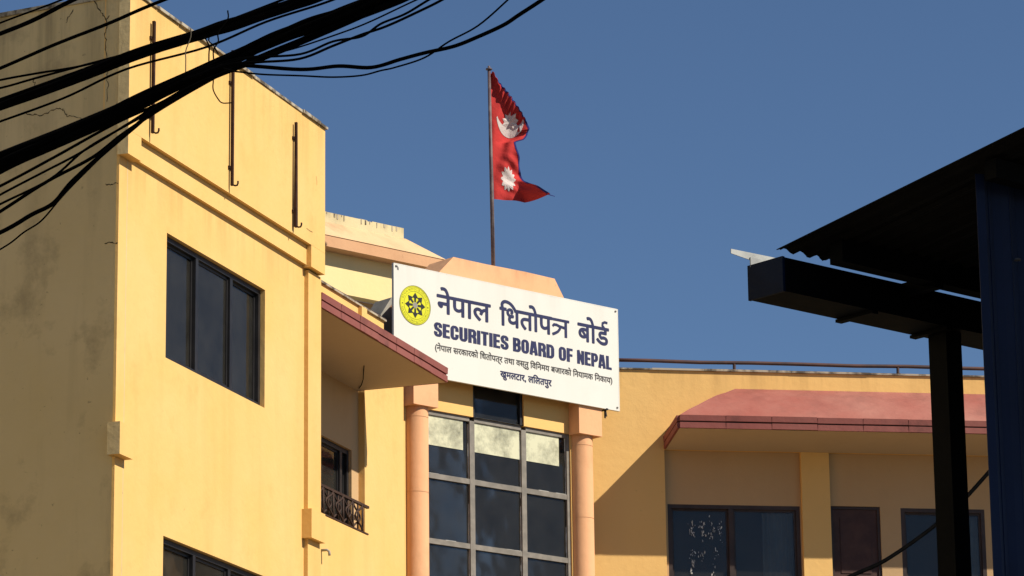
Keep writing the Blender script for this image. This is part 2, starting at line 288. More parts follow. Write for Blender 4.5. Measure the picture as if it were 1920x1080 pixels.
CABLES = [
    ('overhead_cable', 'thinnest black cable cutting across the top left corner of the picture', 0.0025,
     [(-1.45, 8.74, 4.5),(-1.27, 8.6, 4.52),(-1.12, 8.48, 4.53),(-1.0, 8.38, 4.54)]),
    ('overhead_cable', 'short thick black cable just below the corner cable at top left', 0.0056,
     [(-1.43, 8.63, 4.44),(-1.25, 8.5, 4.46),(-1.16, 8.43, 4.47),(-1.06, 8.35, 4.49),(-0.95, 8.27, 4.51)]),
    ('overhead_cable', 'single black cable crossing the shaded side wall above the upper bundle', 0.0043,
     [(-1.43, 8.64, 4.35),(-1.25, 8.5, 4.37),(-1.1, 8.38, 4.39),(-0.96, 8.26, 4.4),(-0.85, 8.16, 4.41),(-0.7, 8.03, 4.42)]),
    ('overhead_cable', 'thin black cable sagging just above the upper bundle and merging into it', 0.0029,
     [(-1.38, 8.38, 4.27),(-1.21, 8.25, 4.26),(-1.11, 8.17, 4.25),(-1.0, 8.09, 4.24),(-0.88, 8.0, 4.24),(-0.8, 7.94, 4.24),(-0.64, 7.81, 4.25),(-0.49, 7.68, 4.26),(-0.42, 7.62, 4.26)]),
    ('overhead_cable', 'thin black cable lying between the merging cable and the upper bundle', 0.0029,
     [(-1.38, 8.38, 4.25),(-1.21, 8.25, 4.24),(-1.12, 8.18, 4.24),(-1.0, 8.09, 4.24),(-0.88, 8.0, 4.24),(-0.8, 7.94, 4.24),(-0.63, 7.8, 4.24),(-0.47, 7.66, 4.25),(-0.42, 7.62, 4.26)]),
    ('overhead_cable', 'thin black cable running right below the upper bundle to the sky', 0.0028,
     [(-1.34, 8.11, 4.06),(-1.17, 8.0, 4.08),(-1.01, 7.89, 4.1),(-0.86, 7.78, 4.13),(-0.67, 7.66, 4.14),(-0.53, 7.55, 4.16),(-0.4, 7.46, 4.17),(-0.31, 7.39, 4.18)]),
    ('overhead_cable', 'uppermost of the cables fanning out below the main bundle at left', 0.0033,
     [(-1.28, 7.78, 3.79),(-1.12, 7.7, 3.84),(-1.0, 7.63, 3.88),(-0.86, 7.55, 3.93),(-0.75, 7.49, 3.96),(-0.66, 7.43, 3.99),(-0.57, 7.38, 4.02),(-0.44, 7.31, 4.05),(-0.28, 7.21, 4.08),(-0.21, 7.17, 4.1)]),
    ('overhead_cable', 'second cable from the top of the fan below the main bundle', 0.0027,
     [(-1.28, 7.78, 3.76),(-1.12, 7.7, 3.82),(-1.03, 7.65, 3.85),(-0.94, 7.6, 3.88),(-0.84, 7.54, 3.92),(-0.75, 7.49, 3.96),(-0.66, 7.43, 3.99),(-0.57, 7.38, 4.01),(-0.44, 7.31, 4.04),(-0.26, 7.2, 4.08),(-0.19, 7.15, 4.09)]),
    ('overhead_cable', 'third cable of the fan below the main bundle, crossing the fourth', 0.0027,
     [(-1.27, 7.73, 3.73),(-1.12, 7.65, 3.78),(-1.0, 7.59, 3.82),(-0.92, 7.54, 3.87),(-0.83, 7.5, 3.91),(-0.75, 7.46, 3.94),(-0.65, 7.4, 3.98),(-0.57, 7.36, 4.0),(-0.44, 7.29, 4.03),(-0.25, 7.18, 4.07),(-0.17, 7.13, 4.09)]),
    ('overhead_cable', 'fourth cable of the fan below the main bundle, above the drooping thick one', 0.0038,
     [(-1.26, 7.67, 3.68),(-1.11, 7.6, 3.75),(-1.0, 7.54, 3.8),(-0.9, 7.5, 3.84),(-0.83, 7.46, 3.88),(-0.75, 7.42, 3.92),(-0.66, 7.38, 3.96),(-0.57, 7.33, 3.99),(-0.44, 7.26, 4.02),(-0.24, 7.16, 4.06),(-0.17, 7.12, 4.08)]),
    ('overhead_cable', 'thick black cable drooping lowest but one in the left fan', 0.0049,
     [(-1.25, 7.62, 3.65),(-1.1, 7.55, 3.69),(-1.03, 7.52, 3.72),(-0.98, 7.5, 3.74),(-0.94, 7.48, 3.78),(-0.87, 7.44, 3.83),(-0.8, 7.41, 3.88),(-0.74, 7.38, 3.92),(-0.67, 7.35, 3.95),(-0.6, 7.32, 3.97),(-0.51, 7.28, 3.99),(-0.35, 7.2, 4.03),(-0.21, 7.13, 4.07),(-0.17, 7.11, 4.08)]),
    ('overhead_cable', 'thin black cable hanging lowest of all at the left edge', 0.0019,
     [(-1.24, 7.56, 3.58),(-1.09, 7.5, 3.64),(-1.04, 7.48, 3.67),(-1.0, 7.46, 3.69),(-0.96, 7.44, 3.73),(-0.93, 7.43, 3.76),(-0.86, 7.4, 3.82),(-0.8, 7.38, 3.87),(-0.74, 7.35, 3.9),(-0.66, 7.32, 3.94),(-0.6, 7.29, 3.96),(-0.51, 7.25, 3.99),(-0.35, 7.18, 4.03),(-0.2, 7.12, 4.07)]),
    ('overhead_cable', 'thick black cable sweeping up to the right in front of the open sky', 0.0041,
     [(-0.74, 7.36, 3.95),(-0.65, 7.3, 3.97),(-0.57, 7.24, 3.96),(-0.43, 7.15, 3.92),(-0.35, 7.1, 3.91),(-0.28, 7.05, 3.89),(-0.22, 7.0, 3.89),(-0.17, 6.96, 3.89),(-0.11, 6.92, 3.89),(-0.06, 6.89, 3.9),(-0.01, 6.85, 3.91),(0.02, 6.82, 3.92),(0.07, 6.78, 3.94),(0.11, 6.75, 3.96)]),
    ('overhead_cable', 'thin black cable sagging lowest over the sky and crossing the sweeping one', 0.0019,
     [(-0.74, 7.32, 3.93),(-0.63, 7.26, 3.96),(-0.57, 7.22, 3.94),(-0.51, 7.18, 3.92),(-0.43, 7.13, 3.9),(-0.36, 7.08, 3.88),(-0.3, 7.04, 3.87),(-0.26, 7.01, 3.87),(-0.23, 6.99, 3.87),(-0.17, 6.96, 3.88),(-0.12, 6.92, 3.9),(-0.06, 6.88, 3.92),(-0.0, 6.84, 3.96),(0.03, 6.81, 3.98)]),
    ('overhead_cable', 'lower of the two touching cables rising under the right end of the main bundle', 0.0028,
     [(-0.7, 7.27, 3.93),(-0.59, 7.21, 3.95),(-0.52, 7.16, 3.94),(-0.43, 7.11, 3.93),(-0.36, 7.06, 3.94),(-0.3, 7.02, 3.95),(-0.25, 7.0, 3.96),(-0.19, 6.95, 3.97),(-0.13, 6.92, 3.99),(-0.08, 6.88, 4.01)]),
    ('overhead_cable', 'upper of the two touching cables rising under the right end of the main bundle', 0.0026,
     [(-0.7, 7.29, 3.94),(-0.59, 7.23, 3.96),(-0.53, 7.19, 3.96),(-0.43, 7.14, 3.95),(-0.36, 7.09, 3.96),(-0.3, 7.06, 3.96),(-0.26, 7.04, 3.98),(-0.21, 7.01, 3.99),(-0.16, 6.98, 4.01),(-0.1, 6.94, 4.03)]),
    ('overhead_cable', 'thin cable closest below the right end of the main bundle', 0.0018,
     [(-0.7, 7.3, 3.94),(-0.6, 7.25, 3.97),(-0.5, 7.2, 3.97),(-0.44, 7.16, 3.97),(-0.34, 7.12, 3.99),(-0.28, 7.08, 4.0),(-0.18, 7.03, 4.03),(-0.12, 7.0, 4.04)]),
    ('service_cable', 'thin black cable slanting down to the left behind the dark post', 0.0102,
     [(1.24, 16.33, 4.32),(1.57, 16.76, 4.53),(1.75, 16.98, 4.64),(2.0, 17.27, 4.84),(2.18, 17.48, 5.01),(2.35, 17.67, 5.2),(2.6, 17.95, 5.49),(2.91, 18.27, 5.83)]),
    ('tie_wire', 'pale thin wire loop hanging from the upper bundle in front of the wall', 0.0012,
     [(-0.69, 7.5, 4.13),(-0.69, 7.5, 4.11),(-0.7, 7.5, 4.08),(-0.7, 7.5, 4.06),(-0.7, 7.5, 4.03)]),
    ('tie_wire', 'left one of the two short wires bridging the upper and main bundles', 0.0016,
     [(-0.66, 7.5, 4.11),(-0.65, 7.5, 4.09),(-0.65, 7.5, 4.07),(-0.65, 7.5, 4.05)]),
    ('tie_wire', 'wire stub poking up above the upper bundle and down to the main one', 0.0016,
     [(-0.61, 7.5, 4.17),(-0.61, 7.5, 4.15),(-0.63, 7.5, 4.12),(-0.63, 7.5, 4.1),(-0.64, 7.5, 4.08),(-0.64, 7.5, 4.06)]),
    ('tie_wire', 'crooked short wire next to the stub between the two bundles', 0.0014,
     [(-0.65, 7.5, 4.11),(-0.65, 7.5, 4.1),(-0.64, 7.5, 4.09),(-0.63, 7.5, 4.07)]),
    ('tie_wire', 'thin curled wire end hanging below the main bundle against the yellow parapet', 0.0014,
     [(-0.64, 7.5, 4.02),(-0.64, 7.5, 4.01),(-0.64, 7.5, 3.99),(-0.63, 7.5, 3.97),(-0.62, 7.5, 3.96),(-0.6, 7.5, 3.96)]),
]
BUNDLES = [
    ('upper black cable bundle running from the left edge to the sky, tied with wire loops',
     [(-1.36, 8.23, 4.13),(-1.19, 8.1, 4.15),(-1.01, 7.95, 4.16),(-0.86, 7.84, 4.18),(-0.7, 7.7, 4.18),(-0.63, 7.64, 4.18),(-0.55, 7.57, 4.18),(-0.44, 7.47, 4.18),(-0.36, 7.4, 4.19)],
     [0.0175, 0.0166, 0.0157, 0.0144, 0.0135, 0.0146, 0.0155, 0.0153, 0.0152]),
    ('thickest black cable bundle spreading into two fans across the corner of the building',
     [(-1.28, 7.8, 3.85),(-1.13, 7.7, 3.89),(-0.98, 7.61, 3.92),(-0.82, 7.51, 3.96),(-0.69, 7.42, 3.99),(-0.59, 7.35, 4.01),(-0.51, 7.3, 4.03),(-0.43, 7.24, 4.04),(-0.35, 7.19, 4.05),(-0.26, 7.12, 4.06),(-0.19, 7.08, 4.07)],
     [0.0263, 0.0248, 0.0212, 0.0198, 0.0163, 0.014, 0.015, 0.017, 0.0179, 0.0178, 0.0176]),
]
CRACKS = [[(0.34, 13.94), (0.29, 13.83), (0.23, 13.75), (0.18, 13.68), (0.18, 13.59), (0.2, 13.52), (0.18, 13.43), (0.19, 13.34), (0.17, 13.27), (0.14, 13.18), (0.17, 13.08), (0.15, 12.96), (0.16, 12.79)], [(0.18, 13.68), (0.14, 13.71)], [(1.14, 12.81), (1.05, 12.78), (0.97, 12.76), (0.88, 12.77), (0.8, 12.8), (0.72, 12.8), (0.67, 12.77), (0.64, 12.7), (0.56, 12.7), (0.47, 12.66), (0.42, 12.62)], [(0.17, 11.92), (0.1, 11.9), (0.05, 11.91), (0.01, 11.9)], [(0.16, 11.29), (0.1, 11.29), (0.03, 11.28), (0.0, 11.28)], [(1.07, 13.16), (1.03, 13.12), (1.04, 13.07)], [(0.59, 13.85), (0.63, 13.79), (0.67, 13.72)]]

# ------------------------------------------------------------------ ground
g = MB().box(-400, 400, -300, 700, -1.0, 0.0)
ground = link('ground', g.mesh('ground', 'ground')); ground['kind'] = 'structure'

# ------------------------------------------------------------------ the office building
BLD = thing('office_building', 'yellow three-storey office building with peach columns, red canopies and a long shaded side wall', 'building', (-1.0, 46.0, 0))

def window(frame, x0, x1, z0, z1, splits, y, fmat, parent, fw=0.05, glassmat='glass', zsplits=(), name='window', label=None, sash=True):
    mb = MB()
    mb.box(x0, x0 + fw, y - 0.03, y + 0.05, z0, z1).box(x1 - fw, x1, y - 0.03, y + 0.05, z0, z1)
    mb.box(x0 + fw, x1 - fw, y - 0.03, y + 0.05, z0, z0 + fw).box(x0 + fw, x1 - fw, y - 0.03, y + 0.05, z1 - fw, z1)
    for s in splits: mb.box(s - fw * 0.6, s + fw * 0.6, y - 0.028, y + 0.05, z0 + fw, z1 - fw)
    w = part(name, mb, fmat, parent, frame, label=label)
    xs = [x0 + fw] + [q for s in splits for q in (s - fw * 0.6, s + fw * 0.6)] + [x1 - fw]
    for k in range(0, len(xs), 2):
        yy = y + (0.012 if (k // 2) % 2 else 0.026)
        p = MB().box(xs[k], xs[k + 1], yy, yy + 0.006, z0 + fw, z1 - fw)
        if sash:
            f = MB(); e = 0.028
            for bx in ((xs[k] - .002, xs[k] + e, z0 + fw, z1 - fw), (xs[k + 1] - e, xs[k + 1] + .002, z0 + fw, z1 - fw)): f.box(bx[0], bx[1], yy - 0.012, yy - 0.001, bx[2], bx[3])
            f.box(xs[k] + e, xs[k + 1] - e, yy - 0.012, yy - 0.001, z0 + fw, z0 + fw + e).box(xs[k] + e, xs[k + 1] - e, yy - 0.012, yy - 0.001, z1 - fw - e, z1 - fw)
            part('sash', f, fmat, w)
        part('pane', p, glassmat, w)
    return w
def room(frame, x0, x1, z0, z1, y, depth, parent):
    mb = MB()
    a, b, c, d, r = x0 - 0.3, x1 + 0.3, z0 - 0.5, z1 + 0.3, y + depth
    mb.quad((a, r, c), (b, r, c), (b, r, d), (a, r, d)).quad((a, y, c), (a, r, c), (a, r, d), (a, y, d)).quad((b, y, c), (b, r, c), (b, r, d), (b, y, d))
    mb.quad((a, y, c), (b, y, c), (b, r, c), (a, r, c)).quad((a, y, d), (b, y, d), (b, r, d), (a, r, d))
    return part('room', mb, 'room', parent, frame)
def curtain(win, x0, x1, z0, z1, y, amp=0.03, waves=7):
    mb = MB(); n = 56
    for k in range(n):
        a, b = k / n, (k + 1) / n
        fy = lambda q: y + amp * sin(q * waves * 2 * pi) + amp * 0.5 * sin(q * waves * 4.7 + 1)
        xa, xb = x0 + (x1 - x0) * a, x0 + (x1 - x0) * b
        mb.quad((xa, fy(a), z0), (xb, fy(b), z0), (xb, fy(b) * 0.5 + y * 0.5, z1), (xa, fy(a) * 0.5 + y * 0.5, z1))
    return part('curtain', mb, 'curtain', win)

# ---- left wing: sunlit front
holesA = [(1.16, 3.74, z, z + 1.335) for z in (10.345, 7.145, 3.945)]
mb = wall_mesh(MB(), 0, 5.30, 0, 12.46, 0, holesA, 0.16)
mb.quad((0, 0, 0), (0, 0, 12.4), (0, 0.03, 12.4), (0, 0.03, 0)).quad((5.30, 0, 0), (5.30, 1.6, 0), (5.30, 1.6, 12.2), (5.30, 0, 12.2))
part('wall', mb, 'yellow', BLD, FA, label='sunlit yellow wall of the left wing')
for i, h in enumerate(holesA):
    w = window(FA, *h, (2.05, 2.95), 0.085, 'frame', BLD, 0.055)
    room(FA, *h, 0.161, 1.7, BLD)
    curtain(w, 2.98, 3.66, h[2] + 0.05, h[3] - 0.05, 0.22, 0.022, 6)
    if i: curtain(w, 1.25, 2.0, h[2] + 0.05, h[3] - 0.05, 0.24, 0.03, 5)
part('pier', MB().box(4.86, 5.24, -0.05, -0.001, 0, 12.18), 'yellow', BLD, FA)
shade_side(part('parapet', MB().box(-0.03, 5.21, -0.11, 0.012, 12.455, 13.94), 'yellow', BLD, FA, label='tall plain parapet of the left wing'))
part('parapet', MB().box(0.02, 5.20, 0.013, 0.2, 12.47, 13.94), 'yellow', BLD, FA, label='inner face of the tall parapet')
shade_side(part('parapet_leg', MB().box(-0.03, 0.28, -0.11, 0.012, 12.20, 12.453), 'yellow', BLD, FA))
part('parapet_leg', MB().box(4.80, 5.21, -0.11, 0.05, 12.20, 12.453), 'yellow', BLD, FA)
part('string_course', MB().box(0.282, 4.798, -0.052, 0.05, 12.225, 12.453), 'yellow', BLD, FA)
cm = MB()
x = -0.05
while x < 5.2:
    L = min(random.uniform(0.5, 1.0), 5.24 - x); dz = random.uniform(-0.006, 0.008)
    cm.box(x, x + L - 0.006, -0.135 + random.uniform(-.01, .01), 0.22, 13.941, 13.972 + dz); x += L
part('coping', cm, 'coping', BLD, FA)
for z in (9.08, 5.88):
    shade_side(part('corbel', MB().box(-0.10, 0.21, -0.10, 0.04, z, z + 0.33), 'yellow', BLD, FA))
    part('corbel', MB().box(4.80, 5.20, -0.12, 0.04, z, z + 0.33), 'yellow', BLD, FA)
# shaded side
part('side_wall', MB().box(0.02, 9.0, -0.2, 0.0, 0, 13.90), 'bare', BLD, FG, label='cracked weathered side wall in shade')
cm = MB(); x = 0.02
while x < 9:
    L = min(random.uniform(0.4, 0.9), 9 - x); cm.box(x, x + L - 0.006, -0.24, 0.03 + random.uniform(-.012, .012), 13.901, 13.945 + random.uniform(-.01, .012)); x += L
part('coping', cm, 'coping', BLD, FG)
for c in CRACKS:
    pts = []
    for (a, b), (c2, d) in zip(c, c[1:]):
        for k in range(4):
            q = k / 4; pts.append((a + (c2 - a) * q + random.uniform(-.010, .010), b + (d - b) * q + random.uniform(-.010, .010)))
    pts.append(c[-1]); n = len(pts)
    part('crack', MB().stroke(pts, [0.003 + 0.010 * abs(sin(k * 0.9)) * (1 - k / n * 0.6) for k in range(n)], 0.003), 'crack', BLD, FG)
for pts in ([(0.75, 12.98), (0.78, 12.94), (0.77, 12.90)], [(4.66, 12.62), (4.74, 12.605), (4.83, 12.62)], [(4.95, 13.30), (4.96, 13.25), (4.95, 13.20)], [(1.2, 13.80), (1.215, 13.75), (1.20, 13.70)]):
    part('crack', MB().stroke([(a + random.uniform(-.01, .01), b + random.uniform(-.01, .01)) for a, b in pts], 0.004, -0.113), 'rust', BLD, FA)
part('roof_deck', MB().box(0.6, 5.1, 0.21, 8.5, 12.6, 12.8), 'cement', BLD, FA)
part('rear_wall', MB().box(4.5, 5.3, 1.6, 8.7, 0, 12.5), 'yellow', BLD, FA)

# ---- recessed balcony bay beside the wing
door = (7.45, 9.27, 9.35, 11.05)
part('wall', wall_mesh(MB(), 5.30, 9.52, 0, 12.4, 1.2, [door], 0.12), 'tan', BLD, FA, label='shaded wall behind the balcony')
w = window(FA, *door, (8.2, 9.02), 1.27, 'frame', BLD, 0.06, 'glassclear', name='balcony_door')
room(FA, *door, 1.325, 1.6, BLD); curtain(w, 7.5, 8.95, 9.45, 10.95, 1.40, 0.03, 9)
part('wall', MB().box(9.50, 10.86, 1.115, 1.5, 0, 12.2), 'yellow', BLD, FA, label='sunlit strip of wall between balcony and column')
part('parapet', MB().box(5.3, 10.39, 1.202, 1.42, 12.401, 12.965), 'yellow', BLD, FA, label='low parapet above the left canopy')
part('pilaster', MB().box(9.50, 9.68, 1.15, 1.201, 12.201, 12.96), 'yellow', BLD, FA)
part('coping', MB().box(5.3, 10.41, 1.17, 1.45, 12.966, 12.99), 'coping', BLD, FA)
part('balcony_parapet', MB().box(5.3, 9.44, 1.0, 1.10, 8.9, 9.96).box(9.34, 9.44, 1.101, 1.199, 8.9, 9.96), 'yellow', BLD, FA)
part('balcony_floor', MB().box(5.3, 9.44, 1.0, 1.2, 8.75, 8.899), 'yellow', BLD, FA)
part('drain_pipe', MB().tube([(7.80, 1.02, 9.52), (7.80, 0.93, 9.52), (7.80, 0.90, 9.50), (7.80, 0.895, 9.45)], 0.016, 10), 'cement', BLD, FA, True)

def fascia_run(canopy, p0, p1, z0, z1, out, sizes):
    """two courses of tiles along the edge from p0 to p1 (local x,y); out = outward normal"""
    d = Vector((p1[0] - p0[0], p1[1] - p0[1])); L = d.length; d.normalize(); o = Vector(out); h = 0.078
    ang = math.atan2(d.y, d.x); run = 0.0; n = max(1, round(L / 0.62)); tl = L / n
    for course in (0, 1):
        me = None
        for k in range(n):
            key = (round(tl, 3), course, k % 3)
            if key not in sizes:
                t = 0.028 + 0.002 * (k % 3); a, b = 0.0015, tl - 0.0015; top = 0.007 * course
                sizes[key] = MB().hexa([(a, -t, 0), (b, -t, 0), (b, 0.03, 0), (a, 0.03, 0), (a + .004, -t - top, h), (b - .004, -t - top, h), (b, 0.03, h), (a, 0.03, h)]).mesh('fascia_tile', 'tile')
            s = k * tl; f = s / L
            o2 = link('fascia_tile', sizes[key], canopy)
            o2.location = (p0[0] + d.x * s, p0[1] + d.y * s, z0 + (z1 - z0) * f + 0.003 + course * (h + 0.021) + random.uniform(-.0025, .0025))
            o2.rotation_euler = (0, -math.atan2(z1 - z0, L), ang)
def canopy(frame, x0, x1, yf, yw, zi, zo, ztop, hipL, hipR, label):
    zf = zo + 0.18; e0 = x0 + (hipL or 0); e1 = x1 - (hipR or 0)
    # roof slope with hips, gently bellied sheet
    mb = MB(); rows = 6; pr = None
    for k in range(rows + 1):
        q = k / rows; z = zf + (ztop - zf) * (q + 0.05 * sin(q * pi)); y = yf + (yw - yf) * q; a = x0 + (e0 - x0) * q; b = x1 + (e1 - x1) * q
        n = 26; row = [(a + (b - a) * j / n, y, z + 0.006 * sin(j * 1.7 + k * 2.1) * (0 < k < rows)) for j in range(n + 1)]
        if pr:
            for j in range(n): mb.quad(pr[j], pr[j + 1], row[j + 1], row[j])
            if hipL: mb.quad(pr[0], row[0], (row[0][0], yw, row[0][2]), (pr[0][0], yw, pr[0][2]))
            if hipR: mb.quad(row[-1], pr[-1], (pr[-1][0], yw, pr[-1][2]), (row[-1][0], yw, row[-1][2]))
        pr = row
    c = part('canopy', mb, 'red', BLD, frame, label=label)
    # core slab and soffit
    core = MB().hexa([(x0 + .004, yf + .004, zo + .004), (x1 - .004, yf + .004, zo + .004), (x1 - .004, yw, zi + .004), (x0 + .004, yw, zi + .004), (x0 + .004, yf + .004, zf - .004), (x1 - .004, yf + .004, zf - .004), (x1 - .004, yw, zf - .004), (x0 + .004, yw, zf - .004)])
    part('core', core, 'joint', c)
    part('soffit', MB().quad((x0, yf, zo), (x1, yf, zo), (x1, yw, zi), (x0, yw, zi)), 'soffit', c)
    sz = {}
    fascia_run(c, (x0, yf), (x1, yf), zo, zo, (0, -1), sz)
    if hipL: fascia_run(c, (x0, yw - .002), (x0, yf), zi, zo, (-1, 0), sz)
    if hipR: fascia_run(c, (x1, yf), (x1, yw - .002), zo, zi, (1, 0), sz)
    return c
canA = canopy(FA, 5.31, 9.44, 0.0, 1.199, 11.85, 11.85, 12.50, None, 0.75, 'red tiled canopy over the balcony')
part('wire', MB().tube([(8.19, 0.60, 11.848), (8.35, 0.67, 11.825), (8.71, 0.82, 11.805), (9.05, 0.98, 11.82), (9.3, 1.11, 11.845)], 0.006, 6), 'cable', BLD, FA, True)

# ---- corner bay
glz = (0.45, 3.07, 6.0, 12.09); topw = (1.33, 2.23, 12.09, 12.95)
mb = wall_mesh(MB(), -0.35, 3.40, 0, 12.09, 0.10, [glz], 0.14)
wall_mesh(mb, 0.0, 3.40, 12.09, 13.95, 0.10, [topw], 0.14)
part('wall', mb, 'orange', BLD, FCg, label='wall of the corner bay behind the columns')
mb = MB()
for s in (1.33, 2.245): mb.box(s - 0.042, s + 0.042, 0.125, 0.20, 6.0, 12.04)
for s in (0.475, 3.045): mb.box(s - 0.025, s + 0.025, 0.125, 0.20, 6.0, 12.09)
for z in (12.065, 11.215, 10.345, 9.475, 8.605, 7.735, 6.865):
    for a, b in ((0.50, 1.288), (1.372, 2.203), (2.287, 3.02)): mb.box(a, b, 0.13, 0.20, z - 0.035, z + 0.035)
glaz = part('glazing_frame', mb, 'greyframe', BLD, FCg)
ft = MB().box(1.375, 2.185, 0.13, 0.2, 12.91, 12.95).box(1.33, 1.375, 0.125, 0.2, 12.092, 12.95).box(2.185, 2.23, 0.125, 0.2, 12.092, 12.95)
tw = part('window', ft, 'frame', BLD, FCg, label='dark small window under the sign'); part('pane', MB().box(1.376, 2.184, 0.160, 0.166, 12.101, 12.95), 'glass', tw)
zs = (12.03, 11.25, 11.18, 10.38, 10.31, 9.51, 9.44, 8.64, 8.57, 7.77, 7.70, 6.90)
for k in range(0, len(zs), 2):
    for (a, b) in ((0.50, 1.288), (1.372, 2.203), (2.287, 3.02)):
        part('pane', MB().box(a, b, 0.160, 0.166, zs[k + 1], zs[k]), 'glass', glaz)
        # beads of sealant: thin, uneven
        sb = MB(); z = zs[k + 1] + 0.01
        while z < zs[k] - 0.05:
            hgt = random.uniform(0.06, 0.3); e = random.uniform(0.004, 0.014)
            if random.random() < 0.75: sb.box(b - e, b - 0.0005, 0.150, 0.1595, z, min(z + hgt, zs[k]))
            z += hgt
        xx = a
        while xx < b - 0.04:
            hgt = random.uniform(0.1, 0.3)
            if random.random() < 0.6: sb.box(xx, min(xx + hgt, b), 0.150, 0.1595, zs[k + 1] + 0.0005, zs[k + 1] + random.uniform(0.004, 0.010))
            xx += hgt
        if sb.v: part('sealant', sb, 'putty', glaz)['kind'] = 'stuff'
for (a, b) in ((0.50, 1.19), (1.385, 2.185), (2.30, 2.90)):
    part('window_film', MB().box(a, b, 0.150, 0.153, 11.63, 12.03), 'film', glaz)
room(FCg, *glz, 0.245, 1.5, BLD); room(FCg, 1.33, 2.23, 12.9, 12.9, 0.245, 0.8, BLD)
for cx in (0.25, 3.17):
    mb = MB().lathe(cx, 0, [(0.160, 0.0), (0.160, 12.04)], 40, False)
    for z0, z1 in ((0.0, 10.90), (10.906, 11.90), (11.906, 12.05)): mb.lathe(cx, 0, [(0.165, z0), (0.165, z1)], 40, False)
    c = part('column', mb, 'peach', BLD, FC, True)
    for p in c.data.polygons: p.use_smooth = abs(p.normal.z) < 0.5
    part('capital', MB().box(cx - 0.21, cx + 0.21, -0.21, -0.002, 12.04, 12.62), 'peach', c)
part('beam', MB().box(0.0, 3.6, -0.15, -0.002, 12.625, 13.40), 'peach', BLD, FC)
part('roof_crest', MB().prism([(0.22, 13.5), (3.2, 13.5), (2.90, 13.97), (2.74, 14.205), (2.2, 14.215), (1.5, 14.205), (0.92, 14.21), (0.69, 13.98)], 0.0, 0.5), 'peach', BLD, FC, label='sloped peach crest above the sign')
part('roof_deck', MB().box(-0.3, 3.7, 0.25, 5.5, 12.96, 13.05), 'cement', BLD, FC)
part('ledge', MB().prism([(0.20, 13.06), (0.15, 13.41), (0.34, 13.68), (0.9, 13.68), (0.9, 13.06)], 0.6, 0.95), 'cement', BLD, FC)

# ---- upper storey set back behind the sign
part('wall', MB().box(-4.0, 3.6, 2.72, 2.9, 14.29, 14.98), 'cream', BLD, FC, label='cream wall of the set-back upper storey')
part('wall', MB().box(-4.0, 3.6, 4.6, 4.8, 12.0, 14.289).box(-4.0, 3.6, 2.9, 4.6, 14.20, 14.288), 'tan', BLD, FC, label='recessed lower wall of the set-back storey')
part('fascia', MB().box(-4.0, 2.88, 2.50, 3.4, 14.86, 15.02), 'duskpeach', BLD, FC, label='peach band under the set-back roof')
part('upper_roof', MB().hexa([(-4.0, 2.49, 15.021), (2.92, 2.49, 15.021), (2.92, 4.5, 15.021), (-4.0, 4.5, 15.021), (-4.0, 2.90, 15.35), (2.50, 2.90, 15.35), (2.50, 4.5, 15.35), (-4.0, 4.5, 15.35)]), 'palepeach', BLD, FC)
mb = MB(); x = -4.0
while x < 2.45:
    L = min(random.choice((0.03, 0.05, 0.09, 0.16, 0.3)), 2.48 - x); mb.box(x, x + L, 2.91, 3.1, 15.351, 15.50 + random.choice((0, 0, .003, .004, -.004, -.009))); x += L
part('roof_upstand', mb, 'upstand', BLD, FC)
mb = MB(); x = -4.0
while x < 2.4:
    L = random.uniform(0.008, 0.03); mb.box(x, x + L, 2.905, 2.9095, 15.495 - random.uniform(.02, .08), 15.499); x += L + random.choice((0.03, 0.06, 0.12, 0.3))
part('rain_stain', mb, 'coping', BLD, FC)['kind'] = 'stuff'

# ---- right wing
main_holes = [(0.95, 2.87, 6.5, 11.975), (3.27, 8.6, 6.5, 11.975)]
part('wall', wall_mesh(MB(), -0.45, 9.0, 0, 13.09, 0, main_holes, 0.07), 'orange', BLD, FW, label='orange-yellow wall of the right wing')
w1 = (0.99, 2.85, 9.25, 11.22); dr = (3.28, 3.99, 9.0, 11.235); w2 = (4.28, 5.48, 9.25, 11.22); w3 = (6.0, 8.2, 9.25, 11.22)
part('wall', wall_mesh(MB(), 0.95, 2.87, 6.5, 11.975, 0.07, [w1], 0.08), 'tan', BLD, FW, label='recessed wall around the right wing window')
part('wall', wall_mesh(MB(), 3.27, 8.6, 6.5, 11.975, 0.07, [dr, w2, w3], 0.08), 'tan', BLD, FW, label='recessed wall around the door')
wa = window(FW, *w1, (1.875,), 0.10, 'brownframe', BLD, 0.055, 'glassclear'); room(FW, *w1, 0.155, 1.5, BLD)
curtain(wa, 2.35, 2.78, 9.3, 11.15, 0.24, 0.03, 5)
res = MB()
for k in range(150):
    cx, cz = random.choice(((1.31, 10.86), (1.345, 10.93), (1.33, 10.78), (1.47, 10.93), (1.49, 10.85), (1.60, 10.97), (1.615, 10.88), (1.60, 10.80), (1.32, 10.55), (1.345, 10.5), (1.47, 10.52), (1.73, 10.92), (1.74, 10.80), (1.33, 10.3), (1.345, 10.4), (1.66, 10.55), (1.62, 10.28)))
    x = cx + random.gauss(0, .022); z = cz + random.gauss(0, .05); a = random.uniform(.002, .008); b = a * random.uniform(1.2, 5)
    res.ngon([(x + a * cos(t * 1.05) * random.uniform(.3, 1.3), z + b * sin(t * 1.05) * random.uniform(.3, 1.3)) for t in range(6)], 0.1085 + k * 0.00002)
r_ = part('sticker_residue', res, 'putty', wa); r_['kind'] = 'stuff'
wb = window(FW, *w2, (5.0,), 0.10, 'brownframe', BLD, 0.055, 'glassclear'); room(FW, *w2, 0.155, 1.5, BLD)
curtain(wb, 4.9, 5.42, 9.3, 11.15, 0.24, 0.03, 5)
